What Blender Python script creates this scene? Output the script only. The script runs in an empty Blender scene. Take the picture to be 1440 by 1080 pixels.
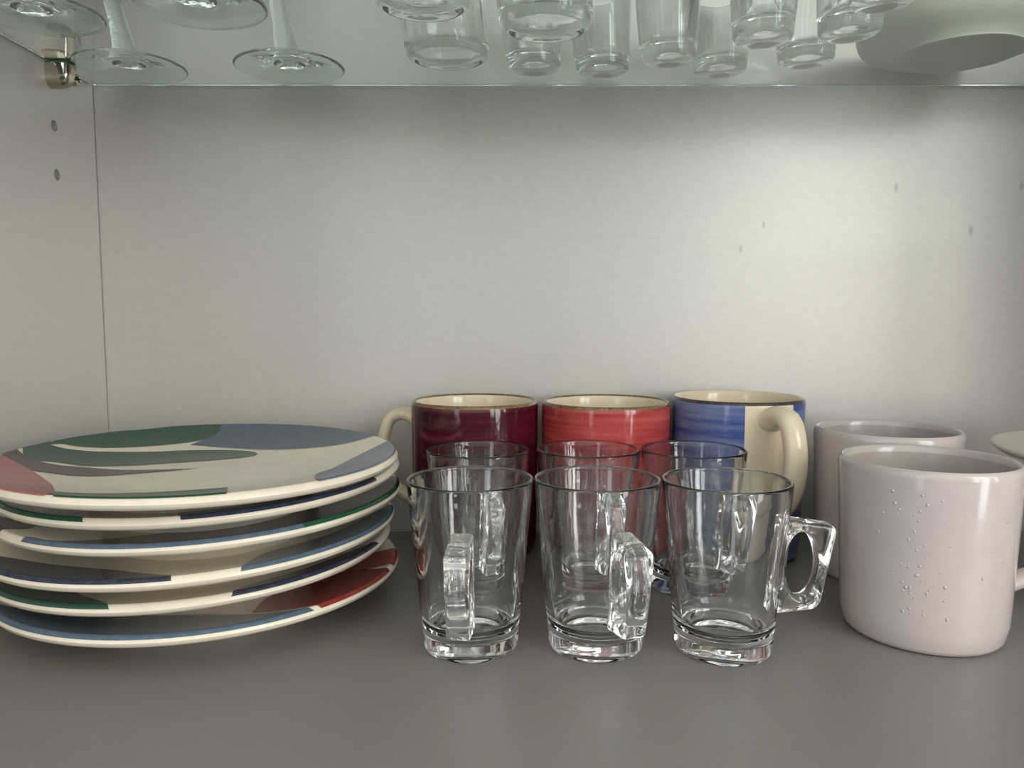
import bpy, bmesh, math, random
from math import sin, cos, pi, radians, hypot, atan2
from mathutils import Vector, Matrix
from mathutils.geometry import delaunay_2d_cdt

random.seed(4)
sc = bpy.context.scene
col = sc.collection

# ------------------------------------------------------------------ camera, world, daylight, exposure
PITCH = 5.02
cam_d = bpy.data.cameras.new('camera'); cam = bpy.data.objects.new('camera', cam_d); col.objects.link(cam)
cam.location = (0, 0, 0.172)
cam.rotation_euler = (radians(90 - PITCH), 0, 0)
cam_d.sensor_fit = 'HORIZONTAL'; cam_d.sensor_width = 36.0; cam_d.lens = 36.0 * 1082 / 1440
cam_d.clip_start = 0.01
sc.camera = cam

w = bpy.data.worlds.new('room_light'); sc.world = w; w.use_nodes = True
bg = w.node_tree.nodes['Background']
# a room: pale ceiling above, darker floor and furniture below
_tc = w.node_tree.nodes.new('ShaderNodeTexCoord'); _sx = w.node_tree.nodes.new('ShaderNodeSeparateXYZ')
_rp = w.node_tree.nodes.new('ShaderNodeValToRGB'); _mr = w.node_tree.nodes.new('ShaderNodeMapRange')
_mr.inputs[1].default_value = -1; _mr.inputs[2].default_value = 1
w.node_tree.links.new(_tc.outputs['Generated'], _sx.inputs[0]); w.node_tree.links.new(_sx.outputs['Z'], _mr.inputs[0])
w.node_tree.links.new(_mr.outputs[0], _rp.inputs[0]); w.node_tree.links.new(_rp.outputs[0], bg.inputs[0])
_e = _rp.color_ramp.elements; _e[0].position = .25; _e[0].color = (.03, .032, .037, 1); _e[1].position = .56; _e[1].color = (.88, .90, .89, 1)
for _p, _c in ((.47, (.13, .14, .16, 1)), (.66, (.95, .96, .90, 1)), (.86, (1.0, 1.0, .93, 1)), (.97, (.7, .7, .66, 1))):
    _x = _e.new(_p); _x.color = _c
bg.inputs[1].default_value = 1.45

def area(name, loc, target, sx, sy, power, color):
    d = bpy.data.lights.new(name, 'AREA'); d.shape = 'RECTANGLE'; d.size = sx; d.size_y = sy
    d.energy = power; d.color = color
    o = bpy.data.objects.new(name, d); col.objects.link(o); o.location = loc
    o.rotation_euler = (Vector(target) - Vector(loc)).to_track_quat('-Z', 'Y').to_euler()
    return o
# kitchen windows behind and to the right of the camera, and one narrow pane on the left
area('window_daylight', (1.10, -1.16, 0.60), (0.10, 0.5, 0.20), 0.26, 1.30, 7.5, (1.0, 1.0, 0.96))
area('window_daylight', (1.45, -1.00, 0.25), (0.12, 0.5, 0.15), 0.34, 1.80, 15, (1.0, 1.0, 0.99))
area('window_daylight', (1.95, -0.70, 0.50), (0.15, 0.5, 0.15), 0.18, 1.25, 5, (1.0, 1.0, 0.98))
area('window_daylight', (-1.05, -1.30, 0.30), (0.0, 0.5, 0.2), 0.30, 1.3, 3, (1.0, 1.0, 1.0))

sc.view_settings.view_transform = 'Standard'; sc.view_settings.look = 'None'
sc.view_settings.exposure = 0.05; sc.view_settings.gamma = 1.0
sc.view_settings.use_curve_mapping = False
sc.cycles.max_bounces = 20; sc.cycles.transmission_bounces = 20; sc.cycles.glossy_bounces = 8
sc.cycles.diffuse_bounces = 5; sc.cycles.transparent_max_bounces = 12
sc.cycles.sample_clamp_indirect = 10.0
sc.cycles.blur_glossy = 0.5

# ------------------------------------------------------------------ materials
def srgb(h):
    h = h.lstrip('#'); o = []
    for i in (0, 2, 4):
        c = int(h[i:i+2], 16) / 255
        o.append(c / 12.92 if c <= 0.04045 else ((c + 0.055) / 1.055) ** 2.4)
    return tuple(o) + (1,)
def newmat(name):
    m = bpy.data.materials.new(name); m.use_nodes = True
    nt = m.node_tree; return m, nt, nt.nodes['Principled BSDF']
def setp(b, **k):
    names = dict(color='Base Color', rough='Roughness', metal='Metallic', ior='IOR', trans='Transmission Weight',
                 spec='Specular IOR Level', coat='Coat Weight', coatr='Coat Roughness', aniso='Anisotropic', anir='Anisotropic Rotation')
    for a, v in k.items():
        b.inputs[names[a]].default_value = v
def node(nt, t, **k):
    n = nt.nodes.new(t)
    for a, v in k.items(): setattr(n, a, v)
    return n
def mapping(nt, scale, coord='Object'):
    tc = node(nt, 'ShaderNodeTexCoord'); mp = node(nt, 'ShaderNodeMapping')
    mp.inputs['Scale'].default_value = scale
    nt.links.new(tc.outputs[coord], mp.inputs['Vector']); return mp
def noise(nt, vec, scale=5, detail=3, rough=.5):
    n = node(nt, 'ShaderNodeTexNoise'); n.inputs['Scale'].default_value = scale
    n.inputs['Detail'].default_value = detail; n.inputs['Roughness'].default_value = rough
    nt.links.new(vec, n.inputs['Vector']); return n
def ramp(nt, fac, stops):
    r = node(nt, 'ShaderNodeValToRGB'); e = r.color_ramp.elements
    while len(e) < len(stops): e.new(.5)
    for el, (p, c) in zip(e, stops): el.position = p; el.color = c
    nt.links.new(fac, r.inputs['Fac']); return r
def bump(nt, b, h, strength=.2, dist=.001):
    bp = node(nt, 'ShaderNodeBump'); bp.inputs['Strength'].default_value = strength; bp.inputs['Distance'].default_value = dist
    nt.links.new(h, bp.inputs['Height']); nt.links.new(bp.outputs[0], b.inputs['Normal'])

def mat_panel(name, c1, c2, rough, metal, marks=False, stretch=(6, 6, 60)):
    m, nt, b = newmat(name)
    mp = mapping(nt, stretch); n = noise(nt, mp.outputs[0], 14, 6, .65)
    mp2 = mapping(nt, (1, 1, 1)); n2 = noise(nt, mp2.outputs[0], 1400, 2, .5)
    n3 = noise(nt, mp2.outputs[0], 5, 3, .5)
    mx = node(nt, 'ShaderNodeMath', operation='ADD'); nt.links.new(n.outputs[0], mx.inputs[0])
    m2 = node(nt, 'ShaderNodeMath', operation='MULTIPLY'); m2.inputs[1].default_value = .5
    nt.links.new(n2.outputs[0], m2.inputs[0]); nt.links.new(m2.outputs[0], mx.inputs[1])
    r = ramp(nt, mx.outputs[0], [(.45, c1), (1.05, c2)])
    out = r.outputs[0]
    if marks:
        tc = node(nt, 'ShaderNodeTexCoord')
        for (x, z, s) in ((.297, .2715, .0022), (.3565, .2385, .0026), (.1955, .243, .0019), (.394, .2725, .002), (.178, .2245, .0018)):
            d = node(nt, 'ShaderNodeMapping'); d.inputs['Location'].default_value = (-x/s, 0, -z/(s*2.2))
            d.inputs['Scale'].default_value = (1/s, 0, 1/(s*2.2))
            nt.links.new(tc.outputs['Object'], d.inputs['Vector'])
            ln = node(nt, 'ShaderNodeVectorMath', operation='LENGTH'); nt.links.new(d.outputs[0], ln.inputs[0])
            rr = node(nt, 'ShaderNodeMapRange'); rr.inputs[1].default_value = .3; rr.inputs[2].default_value = 1.0
            rr.inputs[3].default_value = .32; rr.inputs[4].default_value = 0
            nt.links.new(ln.outputs['Value'], rr.inputs[0])
            mm = node(nt, 'ShaderNodeMix', data_type='RGBA'); nt.links.new(rr.outputs[0], mm.inputs['Factor'])
            nt.links.new(out, mm.inputs['A']); mm.inputs['B'].default_value = srgb('#55565a')
            out = mm.outputs['Result']
    nt.links.new(out, b.inputs['Base Color'])
    rg = node(nt, 'ShaderNodeMapRange'); rg.inputs[3].default_value = rough - .05; rg.inputs[4].default_value = rough + .05
    nt.links.new(n3.outputs[0], rg.inputs[0]); nt.links.new(rg.outputs[0], b.inputs['Roughness'])
    setp(b, metal=metal); bump(nt, b, mx.outputs[0], .07, .0003)
    return m
M = {}
M['back'] = mat_panel('brushed_silver_laminate', srgb('#c4c2bb'), srgb('#cecbc4'), .45, .56, marks=True, stretch=(8, 8, 22))
M['side'] = mat_panel('silver_grey_side_laminate', srgb('#bfbbb5'), srgb('#c9c5bf'), .48, .4)
M['floor'] = mat_panel('warm_grey_shelf_laminate', srgb('#827e7c'), srgb('#898583'), .38, .1, stretch=(20, 20, 20))
M['edge'] = newmat('grey_edge')[0]; setp(M['edge'].node_tree.nodes['Principled BSDF'], color=srgb('#8a8884'), rough=.5)

def glass(name, color=(1, 1, 1, 1), rough=0.0, ior=1.5, waves=0, amp=.12):
    m, nt, b = newmat(name); setp(b, color=color, rough=rough, trans=1.0, ior=ior)
    if waves:
        mp = mapping(nt, (1, 1, 1)); n = noise(nt, mp.outputs[0], waves, 2, .5); bump(nt, b, n.outputs[0], amp, .0015)
    return m
M['glass'] = glass('clear_soda_glass', (.985, .995, .99, 1), waves=60)
M['handle_glass'] = glass('pressed_clear_glass', (.985, .995, .99, 1), waves=110)
M['foot_glass'] = glass('wavy_foot_glass', (.88, .96, .935, 1), waves=110, amp=.4)
M['shelf_glass'] = glass('green_tinted_float_glass', (.88, .97, .94, 1), ior=1.5)
M['shelf_edge'] = glass('green_glass_edge', (.42, .72, .62, 1))
def glaze(name, c, rough=.12, c2=None, speck=True, coat=.0, stretch=(3, 3, 3), sc_=25, fine=.0):
    m, nt, b = newmat(name)
    mp = mapping(nt, stretch); n = noise(nt, mp.outputs[0], sc_, 4, .6)
    r = ramp(nt, n.outputs[0], [(.33, c), (.68, c2 or c)])
    nt.links.new(r.outputs[0], b.inputs['Base Color']); setp(b, rough=rough, coat=coat, coatr=.05)
    mp2 = mapping(nt, (1, 1, 1)); n2 = noise(nt, mp2.outputs[0], 90, 2, .5); bump(nt, b, n2.outputs[0], .10, .0006)
    return m
M['cream'] = glaze('cream_plate_glaze', srgb('#d9cfbc'), .22, srgb('#e2d8c6'))
M['cream_mug'] = glaze('cream_mug_glaze', srgb('#dacbb0'), .12, srgb('#e2d5bd'))
for k, a, b2 in (('slate_blue', '#485969', '#556575'), ('leaf_green', '#1d4a32', '#23523a'), ('bottle_green', '#2b4a3f', '#314f44'),
                ('plum_brown', '#4c3b3d', '#564446'), ('dusty_pink', '#a05b58', '#ab6460'), ('grey_blue', '#535b72', '#5e6680'),
                ('navy_blue', '#272b39', '#393f52'), ('black_navy', '#16181c', '#20242a'), ('brick_red', '#93423c', '#a04c44'),
                ('dark_red', '#7a2c28', '#8b3832')):
    M[k] = glaze(k + '_glaze', srgb(a), .2, srgb(b2), sc_=60)
    M[k].node_tree.nodes['Principled BSDF'].inputs['Specular IOR Level'].default_value = .3
M['burgundy'] = glaze('burgundy_brushed_glaze', srgb('#320713'), .09, srgb('#581224'), stretch=(1, 1, 14), sc_=11)
M['red'] = glaze('coral_red_brushed_glaze', srgb('#92282c'), .10, srgb('#bd5450'), stretch=(1, 1, 14), sc_=11)
M['blue'] = glaze('cobalt_brushed_glaze', srgb('#41528e'), .10, srgb('#7c88aa'), stretch=(1, 1, 12), sc_=12)
M['rim_brown'] = glaze('brown_rim_glaze', srgb('#5b4433'), .2, srgb('#8a7350'), sc_=120)
M['rim_navy'] = glaze('dark_blue_rim_glaze', srgb('#2d2f45'), .2, srgb('#5b4a3a'), sc_=120)
M['taupe'] = glaze('taupe_glaze', srgb('#bcb1ad'), .14, srgb('#c2b7b3'))
M['taupe_in'] = glaze('taupe_inner_glaze', srgb('#a89d98'), .2, srgb('#aea39e'))
M['dish'] = glaze('pale_grey_cream_glaze', srgb('#c5c2b4'), .3, srgb('#cbc8ba'))
M['dish_brown'] = glaze('brown_dish_glaze', srgb('#8a7c6e'), .3, srgb('#958778'))
M['bowl'] = glaze('matt_cream_glaze', srgb('#ebe8d6'), .35, srgb('#efecdc'))
m, nt, b = newmat('satin_nickel'); setp(b, color=srgb('#bdb5a3'), metal=1, rough=.16); M['nickel'] = m
m, nt, b = newmat('dark_screw_recess'); setp(b, color=srgb('#2e2a24'), metal=.8, rough=.4); M['dark'] = m
m, nt, b = newmat('green_rubber'); setp(b, color=srgb('#4d6a4a'), rough=.6); M['rubber'] = m
m, nt, b = newmat('grey_plastic_sleeve'); setp(b, color=srgb('#85888a'), rough=.45, metal=.3); M['sleeve'] = m
m, nt, b = newmat('water'); setp(b, color=(1, 1, 1, 1), rough=.02, trans=1, ior=1.33); M['water'] = m
m, nt, b = newmat('water_on_taupe_glaze'); setp(b, color=srgb('#beb3af'), rough=.04, coat=1, coatr=.02); M['drop'] = m

# ------------------------------------------------------------------ mesh helpers
def link(name, me, parent=None, loc=None):
    o = bpy.data.objects.new(name, me); col.objects.link(o)
    if parent: o.parent = parent
    if loc: o.location = loc
    return o
def obj(name, verts, faces, mats, parent=None, midx=None, smooth=True, sharp=40, loc=None):
    me = bpy.data.meshes.new(name); me.from_pydata(verts, [], faces); me.validate(); 
    for mm in (mats if isinstance(mats, (list, tuple)) else [mats]): me.materials.append(mm)
    if midx: me.polygons.foreach_set('material_index', midx)
    if smooth:
        me.polygons.foreach_set('use_smooth', [True] * len(me.polygons))
        if sharp: me.set_sharp_from_angle(angle=radians(sharp))
    me.update()
    return link(name, me, parent, loc)
def tag(o, label, cat, group=None):
    o['label'] = label; o['category'] = cat
    if group: o['group'] = group
    return o
def struct(o): o['kind'] = 'structure'; return o
def empty(name, loc=(0, 0, 0), rz=0):
    o = bpy.data.objects.new(name, None); col.objects.link(o); o.location = loc; o.rotation_euler = (0, 0, rz)
    o.empty_display_size = .02; return o
def lathe(name, prof, mats, parent=None, seg=96, pm=None, wob=None, sharp=40, ang_mat=None, loc=None):
    """profile of (r, z) from the bottom axis outwards and round; pm = material index per profile span"""
    V, F, MI = [], [], []; rings = []
    for (r, z) in prof:
        if r < 1e-7: rings.append([len(V)]); V.append((0, 0, z))
        else:
            s = len(V)
            for i in range(seg):
                a = 2 * pi * i / seg; d = wob(r, z, a) if wob else 0
                V.append((r * cos(a), r * sin(a), z + d))
            rings.append(list(range(s, s + seg)))
    for k in range(len(rings) - 1):
        A, B = rings[k], rings[k+1]; mi = pm[k] if pm else 0
        for i in range(seg):
            j = (i + 1) % seg
            if len(A) == 1 and len(B) == 1: continue
            if len(A) == 1: f = (A[0], B[j], B[i])
            elif len(B) == 1: f = (A[i], A[j], B[0])
            else: f = (A[i], A[j], B[j], B[i])
            F.append(f)
            MI.append(ang_mat(mi, 2 * pi * (i + .5) / seg) if ang_mat else mi)
    return obj(name, V, F, mats, parent, MI, sharp=sharp, loc=loc)
def box(name, lo, hi, mat, parent=None, bev=0.0):
    bm = bmesh.new(); bmesh.ops.create_cube(bm, size=1)
    for v in bm.verts: v.co = Vector([(lo[i] + hi[i]) / 2 + v.co[i] * (hi[i] - lo[i]) for i in range(3)])
    if bev: bmesh.ops.bevel(bm, geom=bm.edges[:], offset=bev, segments=3, affect='EDGES', profile=.6)
    me = bpy.data.meshes.new(name); bm.to_mesh(me); bm.free(); me.materials.append(mat)
    if bev:
        me.polygons.foreach_set('use_smooth', [True] * len(me.polygons)); me.set_sharp_from_angle(angle=radians(50))
    return link(name, me, parent)
def arc(cx, cz, r, a0, a1, n):
    return [(cx + r * cos(radians(a0 + (a1 - a0) * i / n)), cz + r * sin(radians(a0 + (a1 - a0) * i / n))) for i in range(n + 1)]
def catmull(P, n=6, closed=False):
    out = []; N = len(P)
    rng = range(N) if closed else range(N - 1)
    for i in rng:
        g = (lambda k: P[k % N]) if closed else (lambda k: P[min(max(k, 0), N - 1)])
        p0, p1, p2, p3 = g(i - 1), g(i), g(i + 1), g(i + 2)
        for s in range(n):
            t = s / n
            out.append(tuple(.5 * (2*b_ + (c_ - a_) * t + (2*a_ - 5*b_ + 4*c_ - d_) * t*t + (3*b_ - a_ - 3*c_ + d_) * t**3)
                             for a_, b_, c_, d_ in zip(p0, p1, p2, p3)))
    if not closed: out.append(tuple(P[-1]))
    return out
def sweep(name, path, half, mat, parent, seg=16, up=Vector((0, 0, 1))):
    """swept oval: path points, half(t) -> (half width sideways, half thickness in the plane of the path)"""
    P = [Vector(p) for p in path]; V, F = [], []; n = len(P)
    side = None
    for i, p in enumerate(P):
        t = (P[min(i+1, n-1)] - P[max(i-1, 0)]).normalized()
        if side is None: side = Vector((0, 1, 0))
        nrm = side.cross(t).normalized()
        hw, ht = half(i / (n - 1))
        for k in range(seg):
            a = 2 * pi * k / seg
            V.append(tuple(p + side * (hw * cos(a)) + nrm * (ht * sin(a))))
    for i in range(n - 1):
        for k in range(seg):
            j = (k + 1) % seg
            F.append((i*seg + k, i*seg + j, (i+1)*seg + j, (i+1)*seg + k))
    F.append(tuple(range(seg - 1, -1, -1))); F.append(tuple((n-1)*seg + k for k in range(seg)))
    o = obj(name, V, F, mat, parent, sharp=60)
    bm = bmesh.new(); bm.from_mesh(o.data); bmesh.ops.recalc_face_normals(bm, faces=bm.faces); bm.to_mesh(o.data); bm.free()
    return o
def copy_tree(o, parent=None):
    c = o.copy(); col.objects.link(c)
    if parent: c.parent = parent; c.matrix_parent_inverse = o.matrix_parent_inverse.copy()
    for ch in [x for x in o.children]: copy_tree(ch, c)
    return c

# ------------------------------------------------------------------ the cabinet
XL, XR, YB, YF, ZT = -.3205, .560, .606, .180, .800
ZG, TG = .3468, .005
struct(box('floor', (XL - .018, YF, -.018), (XR + .018, YB - .0006, 0), M['floor']))
struct(box('wall_back', (XL - .018, YB, -.018), (XR + .018, YB + .008, ZT + .018), M['back']))
struct(box('wall_right', (XR, YF, .0003), (XR + .018, YB - .0006, ZT), M['side']))
struct(box('ceiling', (XL - .018, YF, ZT + .0003), (XR + .018, YB - .0006, ZT + .018), M['side']))
# left wall: a board with drilled shelf-pin holes
holes = [(.5523, .3049), (.5527, .2713)]
def left_wall():
    y0, y1, z0, z1 = YF, YB - .0008, .0003, ZT
    pts = [Vector((y0, z0)), Vector((y1, z0)), Vector((y1, z1)), Vector((y0, z1))]
    faces = [[0, 1, 2, 3]]; N = 32; R = .0038
    for (y, z) in holes:
        s = len(pts)
        pts += [Vector((y + R * cos(2*pi*i/N), z + R * sin(2*pi*i/N))) for i in range(N)]
        faces.append(list(range(s, s + N)))
    v2, e2, f2, _, _, of = delaunay_2d_cdt(pts, [], faces, 1, 1e-7)
    V, F = [(XL, v.x, v.y) for v in v2], []
    for f in f2:
        c = sum((Vector(v2[i]) for i in f), Vector((0, 0))) / len(f)
        if any(hypot(c.x - y, c.y - z) < R * .98 for y, z in holes): continue
        F.append(tuple(f))
    for (y, z) in holes:                                            # the bore
        s = len(V)
        for d in (0, .010):
            V += [(XL - d, y + R * cos(2*pi*i/N), z + R * sin(2*pi*i/N)) for i in range(N)]
        for i in range(N):
            j = (i + 1) % N; F.append((s+i, s+j, s+N+j, s+N+i))
        F.append(tuple(s + N + i for i in range(N)))
    s = len(V); T = .018                                             # the rest of the board
    V += [(XL, y0, z0), (XL, y1, z0), (XL, y1, z1), (XL, y0, z1)]
    V += [(XL - T, a[1], a[2]) for a in V[s:s+4]]
    F += [(s, s+1, s+5, s+4), (s+1, s+2, s+6, s+5), (s+2, s+3, s+7, s+6), (s+3, s, s+4, s+7), (s+4, s+5, s+6, s+7)]
    o = obj('wall_left', V, F, M['side'], smooth=False); struct(o)
    for (y, z) in holes:
        pr = [(0, 0), (.0016, 0), (.0022, .0004), (.0024, .0012), (.0027, .0014), (.0027, .0017), (.0018, .0017), (.0017, .0006), (0, .0006)]
        h = lathe('hole_sleeve', [(0, 0), (.0026, 0), (.0029, .0005), (.0034, .0005), (.0034, -.0012), (0, -.0012)][::-1], M['sleeve'], o, seg=32)
        h.location = (XL - .0010, y, z); h.rotation_euler = (0, radians(90), 0)
    return o
left_wall()

def shelf():
    root = box('glass_shelf', (XL + .0022, YF + .01, ZG), (XR - .002, YB - .003, ZG + TG), M['shelf_glass'], bev=.0007)
    root.data.materials.append(M['shelf_edge'])
    for p in root.data.polygons:
        if abs(p.normal.z) < .5: p.material_index = 1
    tag(root, 'pale green tinted glass shelf across the top holding the stemware and small tumblers', 'shelf')
shelf()
def bracket():
    y, z = .5515, ZG + TG / 2
    root = empty('shelf_bracket', (XL, y, z))
    tag(root, 'rounded satin nickel bracket screwed to left side panel clamping the glass shelf', 'bracket')
    # upper and lower jaws: a capsule outline in y-z, extruded inwards with a rounded nose
    R, HH, D = .0076, .0195, .0150
    for sgn in (-1, 1):
        out = []
        n = 20
        V, F = [], []
        g = TG / 2 + .0013
        pts = [(R, g)] + [(R * cos(a), (HH - R) + R * sin(a)) for a in [pi * i / n for i in range(n + 1)]] + [(-R, g)]
        prof = [(0, 1.0), (.005, 1.0), (.008, .98), (.0110, .92), (.0135, .80), (.0150, .62), (.0156, .38)]
        cz = (HH - R) * .75
        for (d, s) in prof:
            for (py, pz) in pts: V.append((d, py * s, sgn * (g + (pz - g) * (.15 + .85 * s))))
        k = len(pts)
        for i in range(len(prof) - 1):
            for j in range(k):
                j2 = (j + 1) % k; F.append((i*k+j, i*k+j2, (i+1)*k+j2, (i+1)*k+j))
        F.append(tuple((len(prof)-1)*k + j for j in range(k))); F.append(tuple(range(k))[::-1])
        o = obj('clamp_jaw', V, F, M['nickel'], root, sharp=45)
        bm = bmesh.new(); bm.from_mesh(o.data); bmesh.ops.recalc_face_normals(bm, faces=bm.faces); bm.to_mesh(o.data); bm.free()
        p = box('rubber_pad', (.0003, -.0068, sgn * (TG/2 + .0007) - .0006), (.0140, .0074, sgn * (TG/2 + .0007) + .0006), M['rubber'], root)
    s = lathe('screw', [(0, -.003), (.0040, -.003), (.0042, .0006), (.0038, .0022), (.0030, .0028), (0, .0030)], M['nickel'], root, seg=32)
    s.location = (.0132, .0058, -.0118); s.rotation_euler = (0, radians(90), radians(-12))
    for r in (0, 90):
        c = box('screw_slot', (-.0022, -.00045, .0028), (.0022, .00045, .00325), M['dark'], s); c.rotation_euler = (0, 0, radians(r + 20))
bracket()

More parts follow.
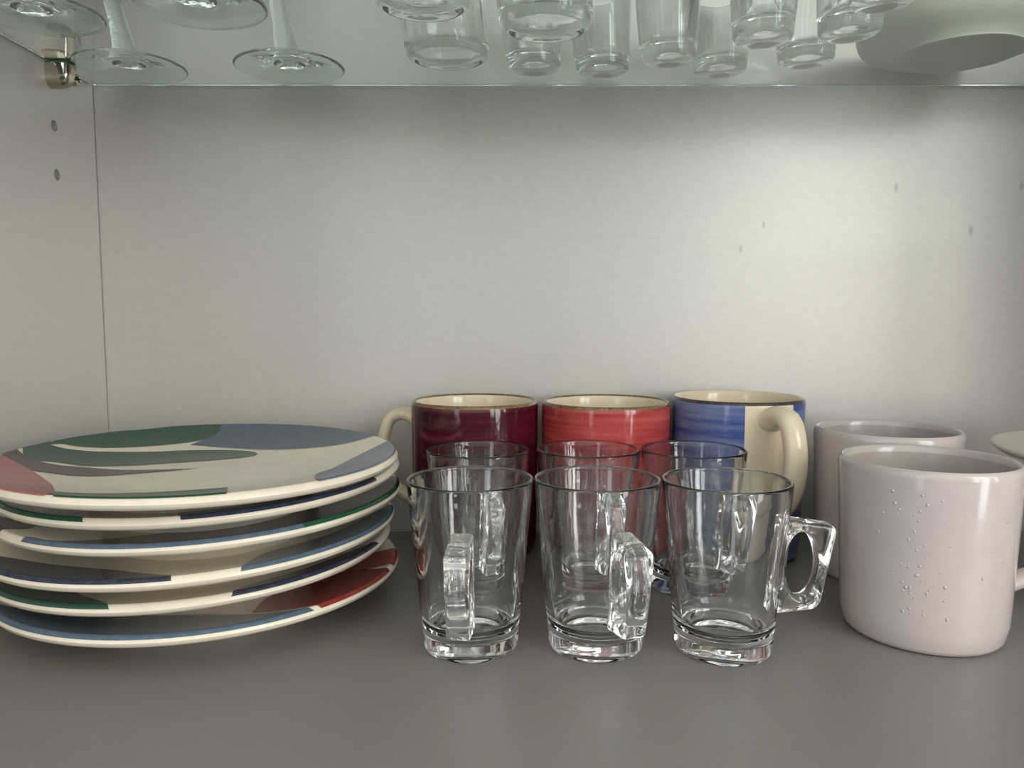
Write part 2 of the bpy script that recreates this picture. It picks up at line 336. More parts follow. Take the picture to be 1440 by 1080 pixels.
# ------------------------------------------------------------------ painted dinner plates
LIP, ZLIP, WELL = .110, .0012, -.010
def zt(r):
    if r <= LIP:
        t = min(max((r - .045) / (LIP - .045), 0), 1); return ZLIP + (WELL - ZLIP) * (1 - t ** 1.6)
    return ZLIP - ((r - LIP) / .003) ** 2.2 * .0028
SHAPES = {'p1':[('slate_blue',[(-0.0355,0.1144),(0.0535,0.1072),(0.0949,0.0731),(0.0977,0.0693),(0.0732,0.0599),(0.0476,0.0592),(0.0173,0.061),(-0.0034,0.0636),(-0.024,0.0653),(-0.036,0.0654),(-0.0308,0.0775),(-0.0266,0.0908),(-0.0283,0.1012)]),('leaf_green',[(-0.1098,0.0479),(-0.0355,0.1144),(-0.0283,0.1012),(-0.0266,0.0908),(-0.0308,0.0775),(-0.0424,0.0664),(-0.0498,0.0606),(-0.0654,0.0479),(-0.0791,0.0374),(-0.0919,0.0301),(-0.1,0.0281),(-0.1044,0.0215)]),('bottle_green',[(-0.1179,0.0211),(-0.1124,0.0414),(-0.1036,0.0217),(-0.0953,0.0215),(-0.0824,0.0261),(-0.0713,0.0332),(-0.0536,0.0432),(-0.0315,0.0545),(-0.0097,0.0591),(0.0067,0.0573),(0.0149,0.0515),(0.0114,0.0433),(-0.0036,0.0325),(-0.0252,0.0216),(-0.0431,0.0132),(-0.0569,0.0051),(-0.07,-0.003),(-0.0838,-0.0059),(-0.0924,-0.0101),(-0.1022,-0.0065)]),('plum_brown',[(-0.1198,0.002),(-0.1195,0.0078),(-0.1014,-0.0073),(-0.0912,-0.0113),(-0.0809,-0.0111),(-0.0653,-0.0054),(-0.0495,-0.0026),(-0.0296,-0.0006),(-0.0053,0.0052),(-0.0156,-0.0005),(-0.0296,-0.008),(-0.0431,-0.0153),(-0.0527,-0.0225),(-0.0627,-0.0282),(-0.0744,-0.0304),(-0.0817,-0.0328),(-0.0938,-0.0252),(-0.1067,-0.0184)]),('dusty_pink',[(-0.1187,-0.016),(-0.1067,-0.0184),(-0.1045,-0.0188),(-0.0938,-0.0252),(-0.0817,-0.0328),(-0.0657,-0.0475),(-0.051,-0.0648),(-0.0301,-0.0995),(-0.0318,-0.1155),(-0.0694,-0.0976)]),('leaf_green',[(-0.0393,-0.0843),(-0.0278,-0.079),(-0.0136,-0.0672),(0.0075,-0.0539),(0.0298,-0.0443),(0.0528,-0.1075),(-0.0183,-0.1184)]),('grey_blue',[(0.0721,-0.0258),(0.0773,-0.009),(0.0833,0.0115),(0.0909,0.0282),(0.0983,0.0399),(0.1074,0.053),(0.105,0.0576),(0.1195,-0.0078),(0.1099,-0.0477),(0.0882,-0.081)])],'p2':[('leaf_green',[(-0.1159,-0.0303),(-0.115,-0.0334),(-0.0744,-0.0549),(-0.0505,-0.0661),(-0.0312,-0.0877),(-0.0132,-0.1191),(-0.029,-0.1162),(-0.0669,-0.0994)]),('navy_blue',[(0.0106,-0.0736),(0.0492,-0.0514),(0.0637,-0.0454),(0.0763,-0.0297),(0.0925,-0.025),(0.1128,-0.0403),(0.1093,-0.049),(0.0974,-0.0697),(0.0839,-0.0855),(0.0616,-0.1027),(0.0305,-0.1158)])],'p3':[('black_navy',[(-0.1083,-0.0512),(-0.1061,-0.0556),(-0.0726,-0.0557),(-0.0693,-0.0709),(-0.0789,-0.0901),(-0.0978,-0.0692)]),('black_navy',[(-0.0437,-0.1115),(-0.0233,-0.0827),(-0.0106,-0.0626),(0.0136,-0.0445),(0.0391,-0.0215),(0.0593,0.0006),(0.0732,0.0202),(0.0909,0.027),(0.1163,0.0288),(0.1177,-0.0222),(0.0882,-0.081),(0.0533,-0.1073),(0.028,-0.1165),(-0.0076,-0.1195),(-0.0402,-0.1128)]),('slate_blue',[(-0.0527,-0.0945),(-0.0497,-0.0961),(-0.0466,-0.0977),(-0.0434,-0.0991),(-0.0403,-0.1004),(-0.0352,-0.1023),(-0.0282,-0.1045),(-0.0211,-0.1061),(-0.0139,-0.1073),(-0.0066,-0.108),(0.0005,-0.1082),(0.0077,-0.1079),(0.0149,-0.1072),(0.0219,-0.106),(0.028,-0.1045),(0.0332,-0.103),(0.0382,-0.1012),(0.0432,-0.0992),(0.048,-0.0969),(0.0514,-0.0952),(0.0547,-0.0934),(0.0579,-0.0914),(0.0611,-0.0893),(0.0641,-0.0872),(0.0668,-0.0851),(0.0695,-0.0829),(0.0722,-0.0806),(0.0747,-0.0782),(0.0829,-0.0868),(0.08,-0.0894),(0.0771,-0.0919),(0.0741,-0.0944),(0.071,-0.0967),(0.0678,-0.099),(0.0643,-0.1014),(0.0607,-0.1035),(0.057,-0.1056),(0.0533,-0.1075),(0.0479,-0.11),(0.0424,-0.1123),(0.0368,-0.1142),(0.0311,-0.1159),(0.0243,-0.1175),(0.0165,-0.1189),(0.0086,-0.1197),(0.0006,-0.12),(-0.0074,-0.1198),(-0.0154,-0.119),(-0.0234,-0.1177),(-0.0313,-0.1158),(-0.0391,-0.1135),(-0.0447,-0.1114),(-0.0482,-0.1099),(-0.0517,-0.1083),(-0.0551,-0.1066),(-0.0585,-0.1048)]),('leaf_green',[(0.0748,-0.0782),(0.077,-0.076),(0.0792,-0.0737),(0.0813,-0.0714),(0.0833,-0.069),(0.0853,-0.0666),(0.0871,-0.0641),(0.089,-0.0615),(0.0911,-0.0583),(0.0931,-0.0551),(0.095,-0.0519),(0.0967,-0.0485),(0.0983,-0.0451),(0.0998,-0.0417),(0.1011,-0.0384),(0.1023,-0.0354),(0.1033,-0.0323),(0.1042,-0.0292),(0.105,-0.026),(0.1058,-0.0229),(0.1064,-0.0197),(0.1069,-0.0167),(0.1073,-0.0137),(0.1077,-0.0108),(0.1079,-0.0078),(0.1081,-0.0049),(0.1082,-0.0019),(0.1082,0.0011),(0.12,0.0012),(0.12,-0.0021),(0.1199,-0.0054),(0.1197,-0.0087),(0.1194,-0.012),(0.119,-0.0152),(0.1186,-0.0185),(0.118,-0.0218),(0.1173,-0.0254),(0.1165,-0.0289),(0.1156,-0.0324),(0.1145,-0.0358),(0.1134,-0.0392),(0.1122,-0.0426),(0.1107,-0.0462),(0.1091,-0.0501),(0.1073,-0.0538),(0.1053,-0.0575),(0.1033,-0.0611),(0.1011,-0.0647),(0.0988,-0.0682),(0.0966,-0.0711),(0.0946,-0.0739),(0.0924,-0.0766),(0.0901,-0.0792),(0.0878,-0.0818),(0.0854,-0.0843),(0.083,-0.0867)])],'p4':[('navy_blue',[(-0.1017,-0.0634),(-0.0814,-0.0658),(-0.0694,-0.0658),(-0.0546,-0.0678),(-0.0309,-0.0698),(-0.0076,-0.0769),(0.0225,-0.0987),(0.0311,-0.1157),(-0.0075,-0.1195),(-0.0144,-0.1189),(-0.0279,-0.1165),(-0.0203,-0.118),(-0.0324,-0.1153),(-0.0423,-0.1121),(-0.0495,-0.1091),(-0.0391,-0.1132),(-0.0705,-0.0968)]),('slate_blue',[(0.0583,-0.1046),(0.0503,-0.0638),(0.0542,-0.0423),(0.0718,-0.029),(0.0856,-0.0157),(0.099,0.0057),(0.1158,0.0308),(0.1196,-0.0064),(0.0984,-0.0683),(0.077,-0.0917),(0.0553,-0.1063)])],'p5':[('brick_red',[(-0.1031,-0.061),(-0.0829,-0.0632),(-0.0727,-0.067),(-0.0715,-0.0758),(-0.0902,-0.0788)]),('bottle_green',[(-0.0919,-0.0768),(-0.0715,-0.0758),(-0.0591,-0.0715),(-0.0405,-0.0746),(-0.026,-0.0868),(-0.01,-0.0998),(0.0064,-0.1196),(0.0121,-0.1192),(-0.0284,-0.1164),(-0.0727,-0.0952)]),('navy_blue',[(0.0539,-0.107),(0.0528,-0.0826),(0.0604,-0.0689),(0.0729,-0.058),(0.0855,-0.0441),(0.0991,-0.0298),(0.1191,-0.0127),(0.1193,-0.0111),(0.1155,-0.0316),(0.0958,-0.0719),(0.0738,-0.0944),(0.0524,-0.1077)])],'p6':[('slate_blue',[(-0.1041,-0.0593),(-0.0812,-0.0696),(-0.066,-0.0697),(-0.0385,-0.0643),(-0.0086,-0.0621),(0.0228,-0.0626),(0.0539,-0.0716),(0.0735,-0.076),(0.0927,-0.0759),(0.0866,-0.0828),(0.0641,-0.1012),(0.0224,-0.1177),(-0.0317,-0.1155),(-0.0766,-0.0921)]),('dark_red',[(0.0472,-0.0653),(0.0455,-0.0358),(0.0569,-0.0173),(0.0698,-0.006),(0.0867,-0.0016),(0.1047,-0.0122),(0.1184,-0.018),(0.1147,-0.0346),(0.1064,-0.0551),(0.1015,-0.0635),(0.1023,-0.0622),(0.1015,-0.0636),(0.1003,-0.0655),(0.0947,-0.0734),(0.0724,-0.0719)]),('dark_red',[(0.1185,-0.0173),(0.1187,-0.0163),(0.1194,-0.01),(0.113,-0.0397),(0.098,-0.0689),(0.1013,-0.0639),(0.11,-0.0475)]),('brick_red',[(0.0651,0.0056),(0.0712,0.0188),(0.083,0.0254),(0.1003,0.0242),(0.1174,0.0239),(0.1195,-0.0074),(0.1196,-0.0063),(0.1003,-0.0074),(0.085,-0.0022)])]}
def unitpoly_pts(poly, Rm):
    P = []; n = len(poly)
    for i in range(n):
        a, b_ = poly[i], poly[(i+1) % n]
        L = hypot(b_[0]-a[0], b_[1]-a[1]); k = max(1, int(L / .0008))
        for s in range(k):
            t = s / k; x = a[0] + (b_[0]-a[0]) * t; y = a[1] + (b_[1]-a[1]) * t
            r = hypot(x, y)
            if r > Rm: x, y = x / r * Rm, y / r * Rm
            if not P or hypot(P[-1][0]-x, P[-1][1]-y) > .0004: P.append((x, y))
    return P
def inside(p, poly):
    c = False; x, y = p; n = len(poly); j = n - 1
    for i in range(n):
        xi, yi = poly[i]; xj, yj = poly[j]
        if (yi > y) != (yj > y) and x < (xj - xi) * (y - yi) / (yj - yi) + xi: c = not c
        j = i
    return c
def smooth_poly(P):
    """round the traced corners a little where the outline bends gently, keep the sharp ones"""
    out = []; n = len(P)
    for i in range(n):
        p0, p1, p2, p3 = P[i-1], P[i], P[(i+1) % n], P[(i+2) % n]
        def bend(a, b_, c):
            v1 = Vector(b_) - Vector(a); v2 = Vector(c) - Vector(b_)
            return v1.length > 1e-6 and v2.length > 1e-6 and v1.angle(v2) > radians(50)
        a_ = p1 if bend(p0, p1, p2) else p0; d_ = p2 if bend(p1, p2, p3) else p3
        a_ = (2*p1[0]-p2[0], 2*p1[1]-p2[1]) if a_ is p1 else a_
        d_ = (2*p2[0]-p1[0], 2*p2[1]-p1[1]) if d_ is p2 else d_
        L = hypot(p2[0]-p1[0], p2[1]-p1[1]); k = 6
        for s in range(k):
            t = s / k
            out.append(tuple(.5 * (2*b_ + (c_ - q_) * t + (2*q_ - 5*b_ + 4*c_ - e_) * t*t + (3*b_ - q_ - 3*c_ + e_) * t**3)
                             for q_, b_, c_, e_ in zip(a_, p1, p2, d_)))
    return out
def painted_shape(poly, mat, parent, layer, Rm):
    P = unitpoly_pts(smooth_poly(poly), Rm)
    if len(P) < 4: return
    pts = [Vector(p) for p in P]; n = len(P)
    s = .004
    for i in range(-29, 30):
        for j in range(-29, 30):
            p = (i * s + (j % 2) * s / 2, j * s)
            if hypot(*p) < .102 and inside(p, P): pts.append(Vector(p))
    for rr in (.1035, .1058, .1075, .109, .110, .1108, .1115):
        for k in range(420):
            a = 2*pi*(k + (rr > .11) * .5)/420; p = (rr*cos(a), rr*sin(a))
            if inside(p, P): pts.append(Vector(p))
    v2, e2, f2, *_ = delaunay_2d_cdt(pts, [(i, (i+1) % n) for i in range(n)], [], 0, 1e-6)
    off = .00026 + layer * .00004
    F = []
    for f in f2:
        c = (sum(v2[i].x for i in f)/len(f), sum(v2[i].y for i in f)/len(f))
        if inside(c, P): F.append(tuple(f))
    V = []
    for v in v2:
        r = max(v.length, 1e-6); d = (zt(r + 1e-4) - zt(max(r - 1e-4, 0))) / 2e-4; q = off / math.sqrt(1 + d * d)
        V.append((v.x - d * v.x / r * q, v.y - d * v.y / r * q, zt(r) + q))
    used = sorted({i for f in F for i in f}); mp = {u: k for k, u in enumerate(used)}
    V = [V[u] for u in used]; F = [tuple(mp[i] for i in f) for f in F]
    if not F: return
    me_o = obj('painted_shape', V, F, mat, parent, sharp=None)
    # exact surface normals of the plate
    nn = []
    for (x, y, z) in V:
        r = hypot(x, y); d = (zt(r + 1e-4) - zt(max(r - 1e-4, 0))) / 2e-4
        nn.append(Vector((-d * x / max(r, 1e-6), -d * y / max(r, 1e-6), 1)).normalized())
    me_o.data.normals_split_custom_set_from_vertices(nn)
    return me_o
def plate(key, X, Y, Z, tx, ty, foot, label):
    top = [(0, WELL)] + [(r, zt(r)) for r in [.02, .045, .052, .06, .068, .076, .084, .09, .096, .1, .103, .1055, .1075, .109, .110, .1107, .1113, .1118, .1122, .1126]]
    prof = [(0, -.0155), (.050, -.0155), (.0535, -.0160), (.0545, -foot + .0006), (.0552, -foot), (.0585, -foot), (.0595, -foot + .0008), (.0605, -.0150), (.075, -.0128), (.09, -.0095),
            (.102, -.0070), (.1085, -.0054), (.1112, -.0044), (.1125, -.0030), (.1130, -.0018)] + top[::-1]
    o = lathe('dinner_plate', prof, M['cream'], seg=240, sharp=35)
    n = Vector((-tx, -ty, 1)).normalized()
    o.rotation_mode = 'QUATERNION'; o.rotation_quaternion = Vector((0, 0, 1)).rotation_difference(n)
    o.location = (X, Y, Z)
    tag(o, label, 'plate', 'painted dinner plates stacked at the left')
    words = {'slate_blue': 'slate blue', 'leaf_green': 'leaf green', 'bottle_green': 'bottle green', 'plum_brown': 'plum brown', 'dusty_pink': 'dusty pink',
             'grey_blue': 'grey blue', 'navy_blue': 'navy blue', 'black_navy': 'near black', 'brick_red': 'brick red', 'dark_red': 'dark red'}
    for i, (c, poly) in enumerate(SHAPES[key]):
        s = painted_shape(poly, M[c], o, i, .1113 if key == 'p1' else .1123)
        if s: s['label'] = words[c] + ' painted shape on the glaze'
    return o
PL = [('p6', -.1831, .4553, .0235, 0, 0, .0235, 'bottom plate of the painted stack, slate blue in front and red at right'),
      ('p5', -.1889, .4612, .0380, .018, .018, .0243, 'second plate from stack bottom, dark green rim at left and navy at right'),
      ('p4', -.1849, .4522, .0515, .018, .0045, .0233, 'third plate from stack bottom, broken navy rim at left, slate blue at right'),
      ('p3', -.1823, .4616, .0660, .015, .0125, .0243, 'fourth plate from stack bottom, long slate blue rim turning green at right'),
      ('p2', -.1830, .4635, .0800, .010, .030, .0238, 'second plate from stack top, green rim at far left, thin navy rim at right'),
      ('p1', -.1815, .4483, .0912, -.0135, .0097, .0210, 'topmost dinner plate of the stack with green, blue, brown and pink painted swooshes')]
for a in PL: plate(*a)

# ------------------------------------------------------------------ glass mugs
def glass_mug():
    root = empty('glass_mug')
    outer = [(0, .0008), (.0175, .0008), (.0195, 0), (.0225, 0), (.0240, .0008), (.0247, .0024), (.0251, .0088), (.0250, .0098), (.0254, .0110)]
    for i in range(1, 13):
        t = i / 12; outer.append((.0254 + (.0327 - .0254) * t, .0110 + (.0848 - .0110) * t))
    rim = [(.03265, .0856), (.0322, .0861), (.0316, .0862), (.0309, .0860), (.0304, .0854)]
    inner = []
    for i in range(0, 13):
        t = 1 - i / 12; inner.append((.0225 + (.0303 - .0225) * t, .0185 + (.0845 - .0185) * t))
    inner += [(.0221, .0160), (.0208, .0140), (.0190, .0128), (.0178, .0124), (.0168, .0112), (.0155, .0105), (.0080, .0102), (0, .0102)]
    lathe('body', outer + rim + inner, M['glass'], root, seg=112, sharp=38)
    # pressed handle: rounded quadrilateral plate with an oval hole; local +X is outwards
    def u(z): return .0254 + (.0327 - .0254) * (z - .011) / .0738 + .0001
    quad = [(u(.0188), .0188), (.0485, .0210), (.0570, .0628), (u(.0665), .0665)]
    rr = [.0012, .0055, .0045, .0012]; N = 80; loop = []
    for i in range(4):
        p, a, b_ = Vector(quad[i]), Vector(quad[i-1]), Vector(quad[(i+1) % 4])
        da, db = (a - p).normalized(), (b_ - p).normalized()
        s, e = p + da * rr[i], p + db * rr[i]
        for k in range(9):
            t = k / 8; loop.append((1-t)**2 * s + 2*t*(1-t) * p + t*t * e)
    # resample by angle about the hole centre
    C = Vector((.0390, .0432)); ax, az = .0086, .0165
    L2 = []
    for i in range(len(loop)):
        a, b_ = loop[i], loop[(i+1) % len(loop)]; m_ = max(1, int((b_ - a).length / .0015))
        for s in range(m_): L2.append(a + (b_ - a) * s / m_)
    N = len(L2); HW = .0056
    def ring(off_out, y):                                            # outer outline pulled in by off_out
        R_ = []
        for i in range(N):
            t = (L2[(i+1) % N] - L2[i-1]).normalized(); nrm = Vector((t.y, -t.x))
            q = L2[i] - nrm * off_out; R_.append((max(q.x, u(q.y)) if off_out else q.x, y, q.y))
        return R_
    def hring(g, y):
        R_ = []
        for i in range(N):
            d = L2[i] - C; a = atan2(d.y / az, d.x / ax); R_.append((C.x + (ax + g) * cos(a), y, C.y + (az + g) * sin(a)))
        return R_
    rings = [ring(0, -HW + .0016), ring(.0004, -HW + .0006), ring(.0014, -HW), hring(.0022, -HW), hring(.0010, -HW + .0006), hring(.0002, -HW + .0022), hring(0, 0),
             hring(.0002, HW - .0022), hring(.0010, HW - .0006), hring(.0022, HW), ring(.0014, HW), ring(.0004, HW - .0006), ring(0, HW - .0016)]
    V = [v for r in rings for v in r]; F = []; K = len(rings)
    for k in range(K):
        k2 = (k + 1) % K
        for i in range(N):
            j = (i + 1) % N; F.append((k*N+i, k*N+j, k2*N+j, k2*N+i))
    h = obj('handle', V, F, M['handle_glass'], root, sharp=50)
    bm = bmesh.new(); bm.from_mesh(h.data); bmesh.ops.recalc_face_normals(bm, faces=bm.faces); bm.to_mesh(h.data); bm.free()
    for ch in root.children:
        for v in ch.data.vertices: v.co.z *= 1.036
        ch.data.update()
    return root
GM = [(-.0216, .3915, -94, 'front left clear glass mug beside the plates, square handle pointing at the viewer'),
      (.0440, .3920, -74, 'front middle clear glass mug between two others, chunky handle turned forward right'),
      (.1098, .3880, 2, 'front right clear glass mug with its oval-holed handle sticking out to the right'),
      (-.0210, .4790, -75, 'rear left clear glass mug in front of the burgundy mug'),
      (.0480, .4805, -76, 'rear middle clear glass mug in front of the coral red mug'),
      (.1142, .4785, -66, 'rear right clear glass mug in front of the blue mug')]
g0 = glass_mug()
for i, (x, y, a, lab) in enumerate(GM):
    o = g0 if i == 0 else copy_tree(g0)
    o.location = (x, y, 0); o.rotation_euler = (0, 0, radians(a)); tag(o, lab, 'mug', 'clear glass mugs in two rows')

# ------------------------------------------------------------------ ceramic mugs
def ear(parent, R, z0, z1, out, w_, th, mat, bulge=0.0):
    zc = (z0 + z1) / 2
    P = [(R - .0012, 0, z1), (R + out * .35, 0, z1 + .0035), (R + out * .78, 0, z1 - .001), (R + out, 0, z1 - (z1 - z0) * .28),
         (R + out * .97, 0, zc - .004), (R + out * .72, 0, z0 + (z1 - z0) * .20), (R + out * .35, 0, z0 + .004), (R - .0012, 0, z0)]
    path = catmull(P, 6)
    return sweep('handle', path, lambda t: (w_ * (1 + .35 * abs(2*t - 1) ** 3), th * (1 + .35 * abs(2*t - 1) ** 3)), mat, parent)
def ceramic(name, X, Y, R, Hh, body, rim, handle_deg, strip, label, group, zoff=0, hz=(.030, .092), out=.029, hw=.0078, ht=.0052, handle=True, inner='cream_mug', taper=.0012):
    root = empty(name, (X, Y, 0), radians(handle_deg))
    wl = .0038
    T = taper
    prof = [(0, .0018), (R - .010 - T, .0018), (R - .008 - T, .0002), (R - .0055 - T, 0), (R - .0028 - T, .0010), (R - .0012 - T, .0034), (R - .9 * T, .012)]
    for i in range(1, 8): prof.append((R - .9 * T + .9 * T * i / 7, .012 + (Hh - .0045 - .012) * i / 7))
    n_out = len(prof) - 1
    if rim == 'rim_navy': prof += [(R - .0001, Hh - .0026)]; n_out += 1
    prof += [(R - .0002, Hh - .0022), (R - .0008, Hh - .0008)]
    prof += [(R - .0018, Hh), (R - .0026, Hh - .0002), (R - .0034, Hh - .0012)]
    n_rim = len(prof) - (2 if rim == 'rim_brown' else 1 if rim == 'taupe' else 4)
    prof += [(R - .0040, Hh - .004), (R - .0046, Hh * .6), (R - .0050, .018), (R - .008, .009), (R - .014, .0062), (0, .0058)]
    pm = [0] * (n_out + 1) + [1] * (n_rim - n_out) + [2] * (len(prof) - 1 - n_rim - 0)
    pm = pm[:len(prof) - 1]
    def am(mi, a):
        if mi == 0 and strip:
            d = (a + pi) % (2 * pi) - pi
            if strip[0] <= math.degrees(d) <= strip[1]: return 2
        return mi
    lathe('body', prof, [M[body], M[rim], M[inner]], root, seg=120, pm=pm, ang_mat=am, sharp=50)
    if handle: ear(root, R - T * .3, hz[0], hz[1], out, hw, ht, M[inner if body != 'taupe' else 'taupe'])
    tag(root, label, 'mug', group)
    return root
GB = 'brush-glazed mugs along the back'
ceramic('ceramic_mug', -.0272, .5594, .0463, .1116, 'burgundy', 'rim_brown', 166, (-20, 20), 'burgundy brush-glazed mug with a brown rim and cream handle at its left', GB, hz=(.034, .096), out=.0265, hw=.006, ht=.0044)
ceramic('ceramic_mug', .0684, .5590, .0468, .1110, 'red', 'rim_brown', 97, (-20, 20), 'coral red brush-glazed mug with a speckled brown rim, middle of the back row', GB, handle=False)
ceramic('ceramic_mug', .1638, .5560, .0467, .1145, 'blue', 'rim_navy', -76, (-23, 20), 'cobalt blue brush-glazed mug with a cream stripe behind its forward handle', GB, hz=(.040, .103), out=.026, hw=.0080, ht=.0062)
GT = 'plain taupe mugs at the right'
t1 = ceramic('taupe_mug', .2262, .4130, .0450, .0957, 'taupe', 'taupe', -8, None, 'front taupe mug at right, dotted with water drops', GT, hz=(.028, .076), out=.026, hw=.0055, ht=.004, inner='taupe_in', taper=.0035)
ceramic('taupe_mug', .2490, .5060, .0455, .0985, 'taupe', 'taupe', 15, None, 'rear taupe mug half hidden behind the wet one', GT, hz=(.028, .076), out=.026, hw=.0055, ht=.004, inner='taupe_in', taper=.0035)
def droplets(root):
    bm = bmesh.new(); rnd = random.Random(7)
    for k in range(70):
        if k < 52: a = radians(rnd.gauss(-122, 9)); z = rnd.uniform(.018, .088)
        else: a = radians(rnd.uniform(-150, -60)); z = rnd.uniform(.02, .09)
        s = rnd.choice([.00035, .00045, .0006, .0008])
        b4 = bmesh.ops.create_icosphere(bm, subdivisions=1, radius=1)['verts']
        mt = Matrix.Rotation(a, 4, 'Z') @ Matrix.Translation((.0450 - .0031 * max(0, 1 - (z - .012) / .08), 0, z)) @ Matrix.Diagonal((s * .45, s, s * rnd.uniform(1, 1.5), 1))
        bmesh.ops.transform(bm, matrix=mt, verts=b4)
    me = bpy.data.meshes.new('water_droplets'); bm.to_mesh(me); bm.free(); me.materials.append(M['drop'])
    me.polygons.foreach_set('use_smooth', [True] * len(me.polygons))
    o = link('water_droplets', me, root); o.rotation_euler = (0, 0, radians(8)); o['kind'] = 'stuff'; o['label'] = 'clear water droplets clinging to the glaze'
droplets(t1)

# ------------------------------------------------------------------ dishes at the right edge
def dish(name, X, Y, zr, R, foot, mat, label, depth=.014):
    p = [(0, -foot + .002), (R * .45, -foot + .002), (R * .47, -foot), (R * .53, -foot), (R * .56, -foot + .003), (R * .8, -depth * .62), (R * .95, -.0055), (R - .0008, -.0028), (R, -.0014),
         (R - .0007, -.0002), (R - .002, 0), (R - .0032, -.0006), (R * .93, -.0022), (R * .8, -depth * .38), (R * .55, -foot + .0062), (0, -foot + .006)]
    o = lathe(name, p, M[mat], seg=120, sharp=60, loc=(X, Y, zr)); tag(o, label, 'plate' if R > .07 else 'dish', None)
    return o
DX, DY = .380, .436
for i, (z, mt, lab) in enumerate(((.0225, 'dish', 'lowest small pale dish under the cream plate at right edge'), (.0410, 'dish_brown', 'second small brown dish from below under the cream plate at right edge'),
                  (.0595, 'dish', 'third small pale dish from below under the cream plate at right edge'), (.0775, 'dish_brown', 'small brown dish directly under the cream plate at right edge'))):
    dish('small_dish', DX, DY, z, .0600, .0225 if i == 0 else .0205, mt, lab)['group'] = 'small dishes stacked at the right edge'
dish('side_plate', DX, DY, .0950, .0900, .0208, 'dish', 'pale grey cream plate on top of the stack behind the front taupe mug')

# ------------------------------------------------------------------ stemware and tumblers on the glass shelf
ZS = ZG + TG
def wine_glass():
    root = empty('wine_glass')
    ft = [(0, .0016), (.020, .0013), (.033, .0006), (.0362, .0001), (.0374, .0002), (.0381, .0008), (.0384, .0016), (.0381, .0024), (.0373, .0030)]
    def wob(r, z, a):
        return .00035 * sin(5*a + 60*r) * min(1, r / .02) if (.004 < r < .036 and z > .0015) else 0
    top = [(.035, .0032), (.030, .0037), (.026, .0043), (.021, .0054), (.016, .0072), (.0128, .0090), (.0118, .0096), (.0110, .0098), (.0102, .0120), (.0092, .018), (.0080, .028)]
    stem = [(.0066, .042), (.0058, .060), (.0060, .075), (.0072, .082), (0, .0835)]
    lathe('foot', ft + top + stem[:-1] + [(0, .082)], M['foot_glass'], root, seg=112, sharp=50, wob=wob)
    b_ = [(0, .0822), (.0068, .0825), (.012, .0855), (.022, .093), (.031, .106), (.0355, .122), (.0362, .140), (.034, .165), (.0310, .190), (.0306, .1908), (.0300, .190), (.0328, .165),
          (.0350, .140), (.0343, .122), (.030, .107), (.0215, .0945), (.011, .0875), (0, .0862)]
    lathe('bowl', b_, M['glass'], root, seg=96, sharp=60)
    return root
w0 = wine_glass()
for i, (x, y, lab) in enumerate(((-.2800, .4680, 'front left wine glass foot, cut by the frame above the nickel bracket'), (-.2715, .5650, 'rear left wine glass standing just behind the nickel bracket'),
                 (-.1790, .4560, 'front wine glass second from left, only the near foot showing at top edge'), (-.1580, .5655, 'rear wine glass second from left with its whole foot and stem visible'))):
    o = w0 if i == 0 else copy_tree(w0)
    o.location = (x, y, ZS); o.rotation_euler = (0, 0, i * 1.3); tag(o, lab, 'glass', 'wine glasses on the glass shelf')
def tumbler():
    root = empty('tumbler')
    R, Hh = .0290, .098
    p = [(0, .0012), (.019, .0010), (.0225, .0002), (.0245, .0006), (.0268, .0026), (.0283, .0062), (.0290, .0115), (R, .020), (R, .05), (R + .0006, Hh - .002), (R + .0003, Hh - .0004), (R - .0006, Hh), (R - .0014, Hh - .0008),
         (R - .0018, .05), (R - .0021, .022), (R - .0034, .0150), (R - .0070, .0110), (R - .012, .0090), (0, .0085)]
    lathe('body', p, M['glass'], root, seg=112, sharp=50)
    return root
def fluted_body():
    root = empty('tumbler'); R, Hh = .0290, .098
    o = tumbler(); b_ = o.children[0]; return o
tb = tumbler()
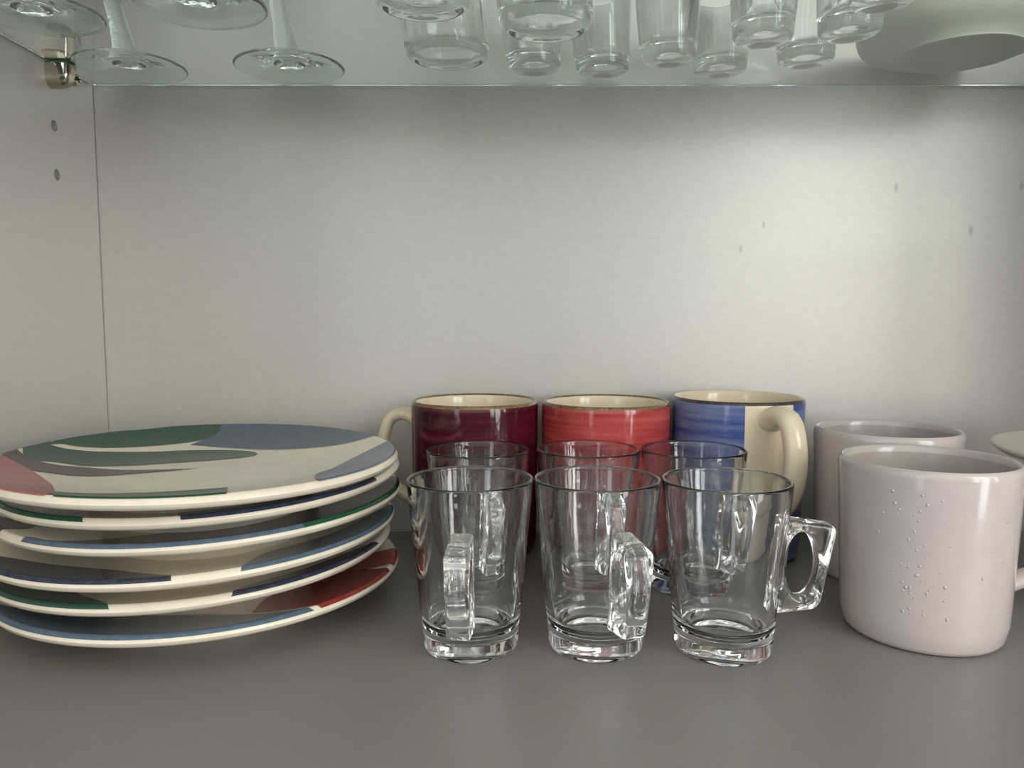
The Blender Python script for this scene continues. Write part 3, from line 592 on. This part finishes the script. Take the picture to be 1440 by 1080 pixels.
# fluted sides: shallow vertical ribs pressed into the body wall
me = tb.children[0].data
for v in me.vertices:
    x, y, z = v.co; r = hypot(x, y); a = atan2(y, x)
    if z > .016 and r > .0275:
        d = .00035 * cos(28 * a) * min(1, (z - .016) / .01); v.co.x += x / r * d; v.co.y += y / r * d
me.update()
for i, (x, y, lab) in enumerate(((-.0508, .4570, 'front left thick-based tumbler at the top edge, left of the shot glasses'), (-.0438, .5470, 'rear fluted tumbler with its rounded base fully visible, left of the shot glasses'),
                 (.0213, .4920, 'round-based tumbler overlapping the leftmost shot glass'))):
    o = tb if i == 0 else copy_tree(tb); o.location = (x, y, ZS); o.rotation_euler = (0, 0, i * .7)
    tag(o, lab, 'glass', 'round tumblers on the glass shelf')
def shot():
    root = empty('shot_glass')
    R = .0188
    p = [(0, .0016), (.0060, .0014), (.0085, .0004), (.0145, .0001), (.0165, .0006), (.0180, .0020), (R, .0045), (.0192, .0120), (.0198, .0200), (.0222, .058), (.0221, .0588), (.0216, .0590), (.0211, .0584),
         (.0186, .0210), (.0176, .0170), (.0150, .0145), (.0080, .0135), (0, .0133)]
    lathe('body', p, M['glass'], root, seg=96, sharp=45)
    return root
s0 = shot()
SH = [(.0163, .5690, 'leftmost shot glass on the shelf, behind the round-based tumbler'), (.0658, .5740, 'second shot glass from the left, close to the back panel'),
      (.1088, .5500, 'third shot glass from the left, bright stripe down its side'), (.1505, .5740, 'shot glass by the back panel above the blue mug'),
      (.1612, .5110, 'shot glass high up in front of the one above the blue mug'), (.2045, .5530, 'rearmost shot glass of the right-hand group next to the cream bowl'),
      (.2122, .5010, 'middle shot glass in the row beside the cream bowl'), (.2092, .4520, 'nearest shot glass of the right-hand group at the top edge')]
for i, (x, y, lab) in enumerate(SH):
    o = s0 if i == 0 else copy_tree(s0); o.location = (x, y, ZS); o.rotation_euler = (0, 0, i * .9)
    tag(o, lab, 'glass', 'shot glasses on the glass shelf')
# shallow cream bowl seen from below
R = .064
p = [(0, .0022), (.034, .0022), (.0365, .0004), (.0380, 0), (.0398, .0004), (.0405, .0030), (.050, .0095), (.058, .0150), (.0625, .0205), (R, .0275), (.0648, .040), (.0645, .0412), (.0635, .0415), (.0625, .0408),
     (.0615, .0285), (.0595, .0220), (.052, .0145), (.038, .0075), (0, .0062)]
o = lathe('cream_bowl', p, M['bowl'], seg=120, sharp=60, loc=(.302, .538, ZS))
tag(o, 'opaque cream bowl at the right end of the glass shelf, seen from below', 'bowl')
